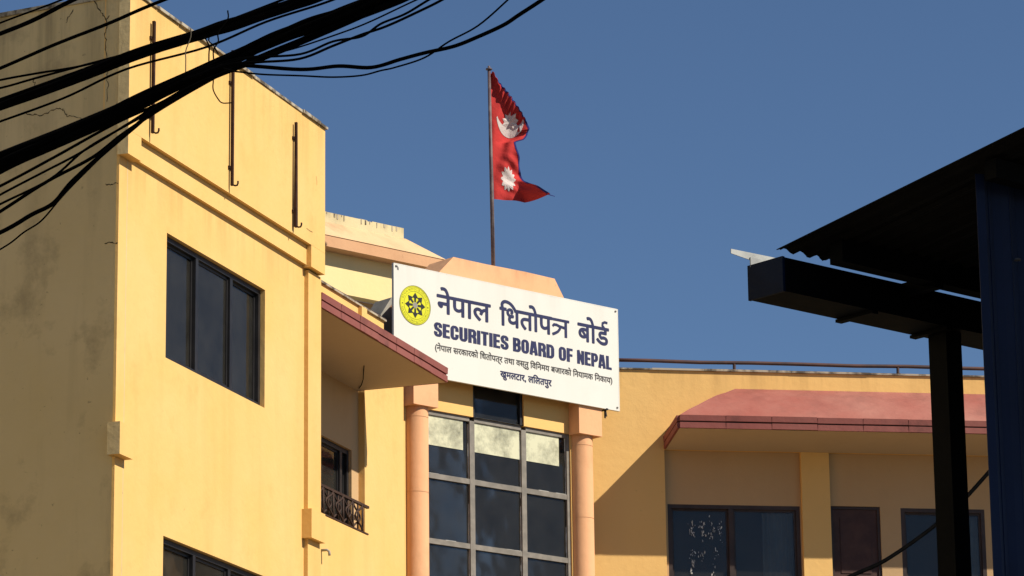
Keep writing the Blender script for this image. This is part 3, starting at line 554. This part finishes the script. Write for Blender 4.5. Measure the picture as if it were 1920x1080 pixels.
d_ = part('door', MB().box(dr[0] + .04, dr[1] - .04, 0.11, 0.15, dr[2], dr[3] - .04).box(dr[0] + .14, dr[1] - .14, 0.100, 0.1095, 10.3, dr[3] - .16), 'door', BLD, FW)
part('door_frame', MB().box(dr[0], dr[0] + .04, 0.09, 0.15, dr[2], dr[3]).box(dr[1] - .04, dr[1], 0.09, 0.15, dr[2], dr[3]).box(dr[0] + .04, dr[1] - .04, 0.09, 0.15, dr[3] - .04, dr[3]), 'brownframe', d_)
part('window', MB().box(w3[0], w3[1], 0.1, 0.12, w3[2], w3[3]), 'glass', BLD, FW)
cm = MB(); x = -0.4
while x < 9:
    L = min(random.uniform(0.5, 1.3), 9 - x); cm.box(x, x + L - 0.005, -0.03 + random.uniform(-.006, .006), 0.22, 13.091, 13.115 + random.uniform(-.004, .006)); x += L
part('coping', cm, 'coping', BLD, FW)
part('roof_deck', MB().box(-0.4, 9, 0.22, 6, 12.6, 12.75), 'cement', BLD, FW)
part('rear_wall', MB().box(-0.4, 9, 6, 6.2, 0, 12.6).box(8.8, 9.0, 0.1, 6, 0, 12.6), 'orange', BLD, FW)
canW = canopy(FW, 0.97, 8.6, -1.0, -0.002, 11.97, 12.055, 12.85, 1.0, None, 'long red canopy over the right wing windows')

# ------------------------------------------------------------------ roof railings (pipes)
def pipe_rail(frame, x0, x1, y, z, posts, zb, label):
    t = thing('roof_railing', label, 'railing', frame.w((x0 + x1) / 2, -y, zb))
    mb = MB(); n = 12; pts = [(x0 + (x1 - x0) * k / n, y, z + 0.006 * sin(k * 2.3)) for k in range(n + 1)]
    part('rail', mb.tube(pts, 0.026, 10), 'pipe', t, Frame(frame.o.x, frame.o.y, frame.ang), True).location.z = -zb
    for x in posts:
        part('post', MB().tube([(x, y, zb), (x, y, z)], 0.022, 8).lathe(x, y, [(0.05, zb), (0.05, zb + 0.015)], 10), 'pipe', t, frame).location.z = -zb
    return t
pipe_rail(FW, 0.0, 8.9, 0.06, 13.235, (-0.0 + 0.02, 1.98, 4.32, 6.66, 8.85), 13.115, 'rusty pipe railing along the top of the right wing')
pipe_rail(FA, 5.4, 10.68, 1.30, 13.055, (5.45, 7.6, 10.3), 12.99, 'short dark pipe railing above the balcony canopy, left of the sign')

# ------------------------------------------------------------------ balcony railing
br = thing('balcony_railing', 'wrought iron railing with crossing curved bars on the balcony parapet', 'railing', FA.w(7.4, -1.05, 9.96))
def bp(name, mb, smooth=True):
    o = part(name, mb, 'iron', br, FA, smooth); o.location.z = -9.96; return o
bp('top_rail', MB().box(5.32, 9.44, 1.03, 1.07, 10.325, 10.355), False)
bp('bottom_rail', MB().box(5.32, 9.44, 1.04, 1.06, 9.99, 10.01), False)
x = 5.42; k = 0
while x < 9.45:
    bp('baluster', MB().tube([(x, 1.05, 9.965), (x, 1.05, 10.33)], 0.014, 6))
    if x + 0.32 < 9.46:
        bp('baluster', MB().tube([(x + 0.16, 1.05, 10.01), (x + 0.16, 1.05, 10.33)], 0.012, 6))
        for sgn in (-1, 1):
            pts = [(x + 0.16 + sgn * 0.115 * cos(q / 10 * 2 * pi), 1.05 - sgn * 0.013, 10.012 + 0.313 * q / 10) for q in range(11)]
            bp('curved_baluster', MB().tube(pts, 0.013, 6))
    x += 0.32

# ------------------------------------------------------------------ unseen house, added so its sunlit front bounces light onto the shaded side wall
NB = thing('added_bounce_house', 'added cream house, unseen off to the left, bouncing sunlight onto the shaded side wall', 'building', (-15.0, 24.0, 0))
FN = Frame(-15.0, 8.0, 4.0)
nh = [(x, x + 1.5, z, z + 1.4) for x in (2, 6, 10, 14, 18, 22) for z in (1.2, 4.3, 7.4, 10.5)]
part('wall', wall_mesh(MB(), 0, 25, 0, 13.5, 0, nh, 0.15), 'cream', NB, FN)
part('wall', MB().box(0.01, 24.99, 6, 6.2, 0, 13.49).box(0.01, 0.2, 0.01, 6, 0, 13.49).box(24.8, 24.99, 0.01, 6, 0, 13.49), 'cream', NB, FN)
part('roof_deck', MB().box(0.21, 24.79, 0.01, 6, 12.6, 12.8), 'cement', NB, FN)
for hh in nh: part('window', MB().box(hh[0], hh[1], 0.12, 0.14, hh[2], hh[3]), 'frame', NB, FN)

# ------------------------------------------------------------------ sign board
SB = thing('sign_board', 'large white sign board with navy Nepali and English lettering above the columns', 'sign', FC.w(1.6, 0.3, 12.4))
SF = Frame(*(FC.o + FC.d * 0.078 - FC.n * 0.09).xy, FC.ang, 0.027)
def sp(name, mb, material, parent=None, label=None):
    if parent is not None: return part(name, mb, material, parent, None, label=label)
    o = part(name, mb, material, SB, SF, label=label); o.location.z = -12.4 + 0.027; return o
YF = -0.34
sp('panel', MB().box(-0.40, 3.60, YF, YF + 0.035, 12.405, 13.842), 'white')
sp('edge_frame', MB().box(-0.402, -0.39, YF - .002, YF + 0.036, 12.403, 13.844).box(3.59, 3.602, YF - .002, YF + 0.036, 12.403, 13.844).box(-0.39, 3.59, YF - .001, YF + 0.036, 12.402, 12.414).box(-0.39, 3.59, YF - .001, YF + 0.036, 13.833, 13.845), 'white')
for x in (0.25, 3.17):
    sp('bracket', MB().box(x - 0.03, x + 0.03, YF + 0.071, -0.152, 12.75, 12.80).box(x - 0.03, x + 0.03, YF + 0.071, -0.152, 13.3, 13.35), 'steel')
sp('bracket', MB().box(3.345, 3.375, YF - 0.012, -0.15, 12.385, 12.41).box(3.345, 3.375, YF + 0.04, YF + 0.036, 12.28, 12.384).tube([(3.36, YF + 0.03, 12.40), (3.36, YF + 0.01, 12.30)], 0.012, 6), 'black')
for x, z in ((-0.36, 13.80), (3.555, 13.80), (-0.36, 12.44), (3.555, 12.44)):
    sp('bolt', MB().lathe(0, 0, [(0.016, 0), (0.016, 0.012), (0.008, 0.018)], 8), 'steel').location += FC.d * x + FC.n * (-YF + .001) + Vector((0, 0, z))
sp('torn_corner', MB().prism([(-0.37, 13.81), (-0.335, 13.815), (-0.315, 13.785), (-0.318, 13.755), (-0.34, 13.765), (-0.345, 13.79)], YF - .004, YF - .003), 'steel')

# -- lettering
_font = None
def glyphs(body):
    c = bpy.data.curves.new('lettering', 'FONT'); c.body = body; c.size = 1.0; c.resolution_u = 3
    o = bpy.data.objects.new('lettering', c); COL.objects.link(o); dg = bpy.context.evaluated_depsgraph_get()
    me = bpy.data.meshes.new_from_object(o.evaluated_get(dg)); bpy.data.objects.remove(o); bpy.data.curves.remove(c)
    vs = [(v.co.x, v.co.y) for v in me.vertices]; fs = [tuple(p.vertices) for p in me.polygons]; bpy.data.meshes.remove(me)
    return vs, fs
HEAD = 0.0
def lay(mb, g, x0, sx, z0, sz, bold=0.0, y=YF - 0.003):
    vs, fs = g; offs = [(0, 0)]
    if bold: offs = [(bold * cos(k * pi / 4), bold * sin(k * pi / 4)) for k in range(8)]
    for j, (ox, oz) in enumerate(offs):
        i = len(mb.v); mb.v += [(x0 + v[0] * sx + ox, y - 0.00015 * j, z0 + v[1] * sz + oz) for v in vs]
        mb.f += [tuple(i + q for q in f) for f in fs]
def width(g): xs = [v[0] for v in g[0]]; return min(xs), max(xs)
pa = glyphs('प'); zsv = [v[1] for v in pa[0]]; H = max(zsv)          # height of the head line above the base line
def word(chars, x0, x1, ztop, zbase, bold, material, tail=None):
    """fit a Nepali word between x0 and x1, its head line at ztop and its stems down to zbase"""
    g = glyphs(chars); a, b = width(g); sx = (x1 - x0) / (b - a); sz = (ztop - zbase) / H
    mb = MB(); lay(mb, g, x0 - a * sx, sx, zbase, sz, bold)
    return mb
ZT, ZB = 13.535, 13.295; st = 0.046; ys = YF - 0.0045
sp('lettering', word('नेपाल', 0.34, 1.27, ZT, ZB, 0.0085, 'navy'), 'navy', label='first navy Nepali word of the title')
mb = word('िधतोप', 1.44, 2.37, ZT, ZB, 0.0085, 'navy')
x = 2.35
mb.stroke([(x - .02, ZT - .015), (x + .34, ZT - .015)], 0.036, ys).stroke([(x + .275, ZT - .01), (x + .275, ZB - .005)], st, ys - .0002)
mb.stroke([(x + .035, ZB + .125), (x + .06, ZB + .15), (x + .11, ZB + .152), (x + .16, ZB + .138), (x + .28, ZB + .125)], 0.036, ys - .0004)
mb.stroke([(x + .175, ZB + .14), (x + .165, ZB + .10), (x + .13, ZB + .06), (x + .075, ZB + .03), (x + .03, ZB + .012)], 0.038, ys - .0006)
sp('lettering', mb, 'navy', label='second navy Nepali word of the title')
mb = word('बोड', 2.85, 3.42, ZT, ZB, 0.0085, 'navy')
x = 3.33
mb.stroke([(x + .01, ZT), (x - .025, ZT + .03), (x - .02, ZT + .065), (x + .02, ZT + .085), (x + .07, ZT + .08)], 0.034, ys)
sp('lettering', mb, 'navy', label='third navy Nepali word of the title')

# English line in a heavy condensed hand: strokes on a unit-high grid
SW = 0.225
def arc(cx, cy, rx, ry, a0, a1, n=8): return [(cx + rx * cos(rad(a0 + (a1 - a0) * k / n)), cy + ry * sin(rad(a0 + (a1 - a0) * k / n))) for k in range(n + 1)]
h = SW / 2; W_ = 0.54; r = W_ - h
def U(*a): return [list(a)]
LET = {
 'I': (SW, [[(h, 0), (h, 1)]]),
 'L': (0.44, [[(h, 0), (h, 1)], [(0, .085), (.44, .085)]]),
 'E': (0.46, [[(h, 0), (h, 1)], [(0, .085), (.46, .085)], [(0, .915), (.46, .915)], [(0, .51), (.43, .51)]]),
 'F': (0.44, [[(h, 0), (h, 1)], [(0, .915), (.44, .915)], [(0, .5), (.42, .5)]]),
 'T': (0.50, [[(.25, 0), (.25, 1)], [(0, .915), (.50, .915)]]),
 'U': (0.54, [[(h, 1), (h, .25)] + arc(.27, .25, .27 - h, .25 - .085, 180, 360)[1:] + [(.54 - h, 1)]]),
 'O': (0.54, [[(h, .5), (h, .75)] + arc(.27, .75, .27 - h, .165, 180, 0)[1:] + [(.54 - h, .25)] + arc(.27, .25, .27 - h, .165, 0, -180)[1:] + [(h, .5)]]),
 'C': (0.54, [[(.54 - h, .60), (.54 - h, .75)] + arc(.27, .75, .27 - h, .165, 0, 180)[1:] + [(h, .25)] + arc(.27, .25, .27 - h, .165, 180, 360)[1:] + [(.54 - h, .40)]]),
 'D': (0.54, [[(h, 0), (h, 1)], [(0, .915), (.22, .915)] + arc(.24, .715, .20, .2, 90, 0)[1:] + [(.44, .285)] + arc(.24, .285, .20, .2, 0, -90)[1:] + [(0, .085)]]),
 'P': (0.52, [[(h, 0), (h, 1)], [(0, .915), (.22, .915)] + arc(.25, .765, .17, .15, 90, 0)[1:] + [(.42, .60)] + arc(.25, .60, .17, .15, 0, -90)[1:] + [(0, .45)]]),
 'R': (0.54, [[(h, 0), (h, 1)], [(0, .915), (.22, .915)] + arc(.26, .775, .17, .14, 90, 0)[1:] + [(.43, .65)] + arc(.26, .65, .17, .14, 0, -90)[1:] + [(0, .51)], [(.30, .49), (.42, .42), (.44, .3), (.44, 0)]]),
 'B': (0.54, [[(h, 0), (h, 1)], [(0, .915), (.22, .915)] + arc(.26, .79, .16, .125, 90, 0)[1:] + [(.42, .66)] + arc(.26, .64, .16, .11, 0, -90)[1:] + [(0, .53)], [(.2, .51)] + arc(.27, .37, .17, .13, 90, 0)[1:] + [(.44, .24)] + arc(.27, .24, .17, .155, 0, -90)[1:] + [(0, .085)]]),
 'A': (0.56, [[(.09, 0), (.225, 1)], [(.47, 0), (.335, 1)], [(.2, .935), (.36, .935)], [(.12, .24), (.44, .24)]]),
 'N': (0.56, [[(h, 0), (h, 1)], [(.56 - h, 0), (.56 - h, 1)], [(.08, 1), (.48, 0)]]),
 'S': (0.52, [[(.52 - h, .66), (.52 - h, .76)] + arc(.26, .77, .16, .15, 0, 180)[1:] + [(h, .68)] + [(.13, .60), (.22, .53), (.33, .46), (.41, .38), (.42, .30)] + arc(.26, .235, .16, .15, 0, -180)[1:] + [(h, .35)]]),
}
def english(text, x0, x1, z0, z1):
    gap = 0.045; tot = 0
    for ch in text: tot += LET[ch][0] + gap
    tot -= gap; sx = (x1 - x0) / tot; hgt = z1 - z0; mb = MB(); x = 0.0
    for ch in text:
        w, strokes = LET[ch]
        for j, s in enumerate(strokes):
            # thick verticals, thinner horizontals: widths follow the stroke's own direction
            ws = []
            for k in range(len(s)):
                a = s[max(k - 1, 0)]; b = s[min(k + 1, len(s) - 1)]; dx, dz = abs(b[0] - a[0]), abs(b[1] - a[1]); q = dz / (dx + dz + 1e-9)
                wv = SW * sx; wh = 0.175 * hgt; ws.append(wh + (wv - wh) * q)
            if ch == 'N' and j == 2: ws = [0.19 * sx] * 2
            if ch == 'A' and j > 1: ws = [0.13 * hgt] * 2
            mb.stroke([(x0 + (x + p[0]) * sx, z0 + p[1] * hgt) for p in s], ws, YF - 0.003 - 0.0002 * j)
        x += w + gap
    return mb
ZE0, ZE1 = 12.962, 13.152
for t, a, b in (('SECURITIES', 0.285, 1.585), ('BOARD', 1.665, 2.405), ('OF', 2.49, 2.745), ('NEPAL', 2.825, 3.465)):
    sp('lettering', english(t, a, b, ZE0, ZE1), 'navy', label='heavy navy English word of the sign')
sp('lettering', word('(नेपाल सरकारको िधतोपत्र तथा वस्तु िविनमय बजारको िनयामक िनकाय)', 0.30, 3.47, 12.848, 12.775, 0.0022, 'ink'), 'ink', label='long line of small grey Nepali lettering')
sp('lettering', word('खुमलटार, लिलतपुर', 1.435, 2.35, 12.655, 12.575, 0.0035, 'ink'), 'navy', label='short bottom line of small Nepali lettering')

# -- round emblem
def ring(mb, r0, r1, y, cx=-0.04, cz=13.325, n=56):
    for k in range(n):
        a, b = 2 * pi * k / n, 2 * pi * (k + 1) / n
        mb.quad((cx + r0 * cos(a), y, cz + r0 * sin(a)), (cx + r1 * cos(a), y, cz + r1 * sin(a)), (cx + r1 * cos(b), y, cz + r1 * sin(b)), (cx + r0 * cos(b), y, cz + r0 * sin(b)))
    return mb
EX, EZ = -0.04, 13.325
em = sp('emblem', MB().ngon([(EX + .267 * cos(2 * pi * k / 56), EZ + .267 * sin(2 * pi * k / 56)) for k in range(56)], YF - 0.003), 'emblem', label='round yellow emblem of eight outward arrows')
part('ring', ring(ring(ring(MB(), .258, .266, YF - .005), .244, .248, YF - .005), .186, .190, YF - .005), 'olive', em)
for k in range(8):
    a = pi / 2 + k * pi / 4; c, s = cos(a), sin(a)
    P = lambda u, v: (EX + c * u - s * v, EZ + s * u + c * v)
    mb = MB().ngon([P(.045, -.014), P(.115, -.017), P(.115, .017), P(.045, .014)], YF - .0060)
    mb.ngon([P(.10, -.050), P(.125, -.022), P(.172, 0), P(.125, .022), P(.10, .050), P(.118, 0)], YF - .0063)
    mb.ngon([P(.172, 0), P(.10, .050), P(.10, -.050)], YF - .0066)
    part('arrow', mb, 'black', em)
part('hub', MB().ngon([(EX + .040 * cos(2 * pi * k / 20), EZ + .040 * sin(2 * pi * k / 20)) for k in range(20)], YF - .0070), 'cement', em)
mb = MB()
for k in range(58):
    a = 2 * pi * k / 58 + random.uniform(-.02, .02)
    if abs(cos(a)) > 0.985: continue
    for q in range(2):
        w = random.uniform(.004, .008); r0 = .202 + random.uniform(0, .008) + q * .014; r1 = r0 + random.uniform(.006, .016); c, s = cos(a + q * .03), sin(a + q * .03)
        mb.ngon([(EX + c * r0 - s * w / 2, EZ + s * r0 + c * w / 2), (EX + c * r1 - s * w / 2, EZ + s * r1 + c * w / 2), (EX + c * r1 + s * w / 2, EZ + s * r1 - c * w / 2), (EX + c * r0 + s * w / 2, EZ + s * r0 - c * w / 2)], YF - .0055 - .0002 * q)
o_ = part('rim_lettering', mb, 'olive', em); o_['kind'] = 'stuff'
for sx in (-1, 1):
    part('star', MB().ngon([(EX + sx * .216 + (.013 if k % 2 else .005) * cos(k * pi / 5), EZ + (.013 if k % 2 else .005) * sin(k * pi / 5)) for k in range(10)], YF - .006), 'black', em)

# ------------------------------------------------------------------ flagpole and flag
PX, PY = FC.w(1.765, -0.15, 0).xy
FP = thing('flagpole', 'thin dark flagpole standing on the roof crest above the sign', 'flagpole', (PX, PY, 14.0))
tx, ty = (FC.d * -0.045).xy
part('pole', MB().tube([(0, 0, -0.3), (tx * .5, ty * .5, 1.5), (tx, ty, 3.04)], [0.030, 0.028, 0.022], 10), 'pole', FP, smooth=True)
part('finial', MB().lathe(tx, ty, [(0.02, 3.03), (0.045, 3.04), (0.045, 3.055), (0.015, 3.07), (0.02, 3.085), (0.005, 3.10)], 10), 'pole', FP, smooth=True)
part('lashing', MB().tube([(0.005, -0.03, 0.28), (0.01, -0.034, 0.8), (0.004, -0.03, 1.22)], 0.004, 5), 'pole', FP, smooth=True)

FL = thing('flag', 'crumpled red double-pointed flag with white moon and sun on the flagpole', 'flag', (PX + 0.0, PY, 15.2))
FL.rotation_euler = (0, 0, rad(10))
S_ = 0.00735
# fly edge: pixels of reach to the right against height below the top (0..235)
EDGE = [(0, 4), (20, 17), (48, 38), (68, 54), (85, 68), (100, 72), (112, 69), (121, 62), (125, 50), (128, 44), (140, 46), (155, 52), (180, 56), (198, 58), (206, 64), (213, 75), (221, 84), (229, 90), (233, 94), (236, 97)]
def reach(v):
    for (a, x), (b, y) in zip(EDGE, EDGE[1:]):
        if a <= v <= b: return x + (y - x) * (v - a) / (b - a)
    return EDGE[-1][1]
def flag_pt(u, v):
    """u 0..1 from hoist to fly, v 0..235 down from the top: hanging, wind-crumpled cloth"""
    R = reach(v); x = u * R; z = (235 - v)
    lower = 1 / (1 + math.exp(-(v - 127) / 5.0))
    # upper pennant: its top edge rolls over away from the light; lower one: soft vertical folds and a curled tip
    ease = lambda a, b, q: (lambda t: t * t * (3 - 2 * t))(max(0.0, min(1.0, (q - a) / (b - a))))
    edge = 0.16 + 0.0036 * v
    roll = max(0.0, u - edge) * (1 - ease(66, 92, v)) * (1 - lower)
    y = 0.40 * R * (min(u, edge) if v < 104 else u) * (1 - 0.6 * lower) - 0.5 * R * roll + 3.0 * sin((x * 0.9 + (235 - z) * 0.3) * 0.75) * min(1.0, roll * 5) + 4 * sin(u * 5 + v / 21) + 2.0 * sin(u * 13 + v / 9) * u
    y += (1 - lower) * ease(80, 110, v) * 10 * sin(u * 5.5 - 0.4)
    y += lower * (9 * sin(u * 3.6 + v / 17 + 0.6) * u + 6 * sin(v / 8 + u * 5) * u + 3.5 * sin(v / 4.5 - u * 9) * u * ease(140, 170, v))
    tipf = ease(196, 218, v); y += tipf * (-1.7 * R * max(0, u - 0.62) + 4 * sin(u * 9))
    z += tipf * (-2 * u) + 1.2 * sin(u * 9 + v / 10) * u
    k = 1 - math.exp(-u * 5)
    return Vector((x * S_ + 0.016 - 0.032 * (1 - v / 235), y * k * S_, z * 0.0077))
NU, NV = 36, 110
me = MB()
for j in range(NV + 1):
    for i in range(NU + 1): me.v.append(tuple(flag_pt(i / NU, 235 * j / NV)))
for j in range(NV):
    for i in range(NU):
        a = j * (NU + 1) + i; me.f.append((a, a + 1, a + NU + 2, a + NU + 1))
part('cloth', me, 'flagred', FL, smooth=True)
part('loose_thread', MB().tube([flag_pt(0.97, 233), flag_pt(0.97, 233) + Vector((0.06, 0.02, -0.012)), flag_pt(0.97, 233) + Vector((0.12, 0.05, -0.018))], [0.010, 0.006, 0.004], 5), 'flagblue', FL, smooth=True)
# blue border strip along the fly edges
bd = MB()
for j in range(0, NV + 1):
    v = 235 * j / NV; R = max(reach(v), 1); w = min(0.5, 3.2 / R)
    for u in (1 - w, 1.0):
        p = flag_pt(u, v); bd.v.append((p.x + 0.002, p.y - 0.004, p.z))
    if j:
        a = 2 * (j - 1); bd.f.append((a, a + 1, a + 3, a + 2))
part('border', bd, 'flagblue', FL, smooth=True)
def flag_patch(name, tris2d):
    """print on the cloth: triangles in flag pixels (x right of hoist, v down), on both faces"""
    mb = MB()
    for tri in tris2d:
        for side in (-1, 1):
            q = []
            for x, v in tri:
                R = max(reach(v), 1); u = min(x / R, 1); p = flag_pt(u, v); e = 0.02
                n = (flag_pt(min(u + e, 1), v) - flag_pt(u - e, v)).cross(flag_pt(u, v + 1) - flag_pt(u, v - 1)).normalized()
                if n.y > 0: n = -n
                q.append(p + n * 0.004 * (1 if side == -1 else -1))
            mb.quad(*q)
    return part(name, mb, 'flagwhite', FL, smooth=False)
def fan(cx, cv, rim, rings=4):
    out = []
    for k in range(len(rim)):
        a, b = rim[k], rim[(k + 1) % len(rim)]
        for m in range(rings):
            f0, f1 = m / rings, (m + 1) / rings; L = lambda p, f: (cx + (p[0] - cx) * f, cv + (p[1] - cv) * f)
            out.append([L(a, f0), L(a, f1), L(b, f1), L(b, f0)] if m else [(cx, cv), L(a, f1), L(b, f1)])
    return out
sunrim = []
for k in range(48):
    a = 2 * pi * k / 48; rr = 1.0 if k % 4 == 0 else (0.86 if k % 2 else 0.70); sunrim.append((29 + 15.5 * rr * cos(a), 196 + 23 * rr * sin(a)))
flag_patch('sun_emblem', fan(29, 196, sunrim))
cres = []
for k in range(18):          # crescent between an outer and an inner arc, tips up
    a0, a1 = pi + 0.05 + (pi - 0.1) * k / 18 - pi, pi + 0.05 + (pi - 0.1) * (k + 1) / 18 - pi
    O = lambda a: (36 - 27 * cos(a), 82 + 33 * sin(a)); I = lambda a: (36 - 25 * cos(a), 80 + 17 * sin(a))
    cres.append([O(a0), O(a1), I(a1), I(a0)])
for k in range(10):          # the small rayed disc sitting in the crescent
    a0, a1 = 2 * pi * k / 10, 2 * pi * (k + 1) / 10; am = (a0 + a1) / 2
    P = lambda a, q: (37 + 16 * q * cos(a), 89 - 17 * q * sin(a))
    cres.append([P(0, 0), P(a0, .75), P(am, 1.05)]); cres.append([P(0, 0), P(am, 1.05), P(a1, .75)])
flag_patch('moon_emblem', cres)

# ------------------------------------------------------------------ steel bars on the left wing's parapet
for x, z0, z1, lab in ((0.47, 12.55, 13.76, 'rusty steel bar with a hook, nearest the shaded corner'), (2.49, 12.53, 14.06, 'long rusty steel bar reaching above the parapet, middle of three'), (4.26, 12.52, 13.75, 'rusty steel bar with a hook, nearest the sky edge of the wing')):
    t = thing('wall_bar', lab, 'steel bar', FA.w(x, 0.14, z0), 'steel bars on the parapet')
    def wp(n, mb, s=False):
        o = part(n, mb, 'rust', t, FA, s); o.location.z = -z0; return o
    a, b = (0.018, 0.015) if x < 4 else (0.014, 0.027)
    wp('bar', MB().hexa([(x - b, -0.16, z0), (x + b, -0.16, z0), (x + b, -0.132, z0), (x - b, -0.132, z0), (x - a, -0.16, z1), (x + a, -0.16, z1), (x + a, -0.132, z1), (x - a, -0.132, z1)]))
    wp('hook', MB().tube([(x, -0.15, z0 + .012), (x, -0.18, z0 - .004), (x, -0.205, z0 - .002), (x, -0.215, z0 + .02), (x, -0.215, z0 + .045)], 0.010, 6), True)
    for q in (0.15, 0.85): wp('fixing', MB().box(x - .035, x + .035, -0.131, -0.111, z0 + (min(z1, 13.9) - z0) * q - .015, z0 + (min(z1, 13.9) - z0) * q + .015))

# ------------------------------------------------------------------ roadside shed
SH = thing('metal_shed', 'dark roadside shed with box gutter, corrugated roof and square steel post', 'shed', FS.w(0.8, 0, 0))
gut = MB()
gx0, gx1 = 0.0, 4.0
gut.box(gx0, gx1, -0.001, 0.012, 4.68, 4.80).box(gx0, gx1, 0.153, 0.165, 4.68, 4.80).box(gx0, gx1, 0.012, 0.153, 4.68, 4.69)
part('gutter', gut, 'shedmetal', SH, FS)
part('gutter_end', MB().box(-0.012, -0.001, -0.003, 0.167, 4.678, 4.802), 'bluesteel', SH, FS)
part('flashing', MB().hexa([(-0.10, 0.155, 4.83), (0.16, 0.155, 4.805), (0.16, 0.158, 4.805), (-0.10, 0.158, 4.83), (-0.10, 0.155, 4.846), (0.16, 0.155, 4.85), (0.16, 0.158, 4.85), (-0.10, 0.158, 4.846)]).box(-0.012, 0.16, 0.150, 0.154, 4.795, 4.83), 'flash', SH, FS)
for x in (0.42, 0.80): part('gutter_clip', MB().box(x, x + 0.03, -0.006, 0.172, 4.668, 4.679), 'shedmetal', SH, FS)
part('post', MB().box(0.835, 0.915, 0.03, 0.115, 0, 4.679), 'shedmetal', SH, FS)
part('beam', MB().box(0.12, 4.0, -0.16, -0.10, 4.772, 4.86).box(0.0 + .58, .62, -.16, 0.0, 4.755, 4.80), 'shedmetal', SH, FS)
RS = 0.147
for k in range(6):                                        # corrugated sheets, ribs running up the slope
    mb = MB(); x0 = -0.02 + k * 0.75; n = 50; W = 0.80
    for s in range(n):
        a, b = x0 + W * s / n, x0 + W * (s + 1) / n
        za, zb = 0.008 * sin(a / 0.076 * 2 * pi), 0.008 * sin(b / 0.076 * 2 * pi); dk = 0.004 * (k % 2)
        for y0, y1 in ((0.015, -2.5), (-2.5, -6.5)):
            mb.quad((a, y0, 4.835 - RS * y0 + za + dk), (b, y0, 4.835 - RS * y0 + zb + dk), (b, y1, 4.835 - RS * y1 + zb + dk), (a, y1, 4.835 - RS * y1 + za + dk))
    o = part('roof_sheet', mb, 'sheet', SH, FS)
    md = o.modifiers.new('thickness', 'SOLIDIFY'); md.thickness = 0.003; md.offset = 1
for y in (-0.9, -2.0, -3.4, -5.0): part('purlin', MB().box(0.05, 4.4, y - 0.025, y + 0.025, 4.75 - RS * y, 4.815 - RS * y), 'shedmetal', SH, FS)
mb = MB(); n = 120                                         # blue profiled wall sheet under the roof
for s in range(n):
    a, b = 0.09 + 3.4 * s / n, 0.09 + 3.4 * (s + 1) / n
    pf = lambda q: -0.80 - 0.012 * max(-0.6, min(0.6, sin((q - 0.09) / 0.11 * 2 * pi))) / 0.6
    mb.quad((a, pf(a), 0.1), (b, pf(b), 0.1), (b, pf(b), 4.93), (a, pf(a), 4.93))
o = part('wall_sheet', mb, 'bluesheet', SH, FS, label='dark blue profiled wall sheet at the edge of the picture')
md = o.modifiers.new('thickness', 'SOLIDIFY'); md.thickness = 0.003
part('screw', MB().lathe(0, 0, [(0.012, 0), (0.010, 0.006), (0.004, 0.008)], 8), 'steel', SH, FS).location += FS.d * 0.26 + FS.n * 0.816 + Vector((0, 0, 4.66))
part('rear_post', MB().box(3.5, 3.6, -0.9, -0.8, 0, 4.9).box(3.5, 3.6, -6.3, -6.2, 0, 5.6).box(0.1, 0.2, -6.3, -6.2, 0, 5.6), 'shedmetal', SH, FS)

# ------------------------------------------------------------------ overhead cables
def smooth_path(pts, per=7):
    P = [Vector(p) for p in pts]; P = [P[0] * 2 - P[1]] + P + [P[-1] * 2 - P[-2]]; out = []
    for k in range(1, len(P) - 2):
        for s in range(per):
            t = s / per; a, b, c, d = P[k - 1], P[k], P[k + 1], P[k + 2]
            out.append(0.5 * ((2 * b) + (c - a) * t + (2 * a - 5 * b + 4 * c - d) * t * t + (3 * b - a - 3 * c + d) * t ** 3))
    out.append(P[-2]); return out
for name, lab, r, pts in CABLES:
    p = smooth_path(pts); base = p[len(p) // 2]
    o = link(name, MB().tube([q - base for q in p], r, 8).mesh(name, 'palewire' if lab.startswith('pale') else 'cable', True)); o.location = base
    tag(o, lab, 'wire' if name == 'tie_wire' else 'cable', 'wires tying the cable bundles' if name == 'tie_wire' else ('cables strung over the street' if name == 'overhead_cable' else None))
for lab, pts, rads in BUNDLES:
    p = smooth_path(pts); base = p[len(p) // 2]; n = len(p)
    t = thing('cable_bundle', lab, 'cable bundle', base, 'bundles of overhead cables')
    rr = []
    for k in range(n):
        f = k / (n - 1) * (len(rads) - 1); i = min(int(f), len(rads) - 2); rr.append(rads[i] + (rads[i + 1] - rads[i]) * (f - i))
    for s in range(9):
        ph = s * 2 * pi / 8; cr = 0.34 if s < 8 else 0.5; tw = random.uniform(0.05, 0.09) * random.choice((-1, 1)) if s % 3 == 0 else 0.06
        path = []; rad_s = []
        for k in range(n):
            a = ph + k * tw; off = rr[k] * 0.66 * (0 if s == 8 else 1) * (1 + 0.10 * sin(k * 0.5 + s * 1.9)); d = (p[min(k + 1, n - 1)] - p[max(k - 1, 0)]).normalized()
            sd = d.cross(Vector((0, 1, 0))).normalized(); path.append(p[k] - base + sd * cos(a) * off + Vector((0, 1, 0)) * sin(a) * off); rad_s.append(rr[k] * cr)
        part('cable', MB().tube(path, rad_s, 7), 'cable', t, smooth=True)
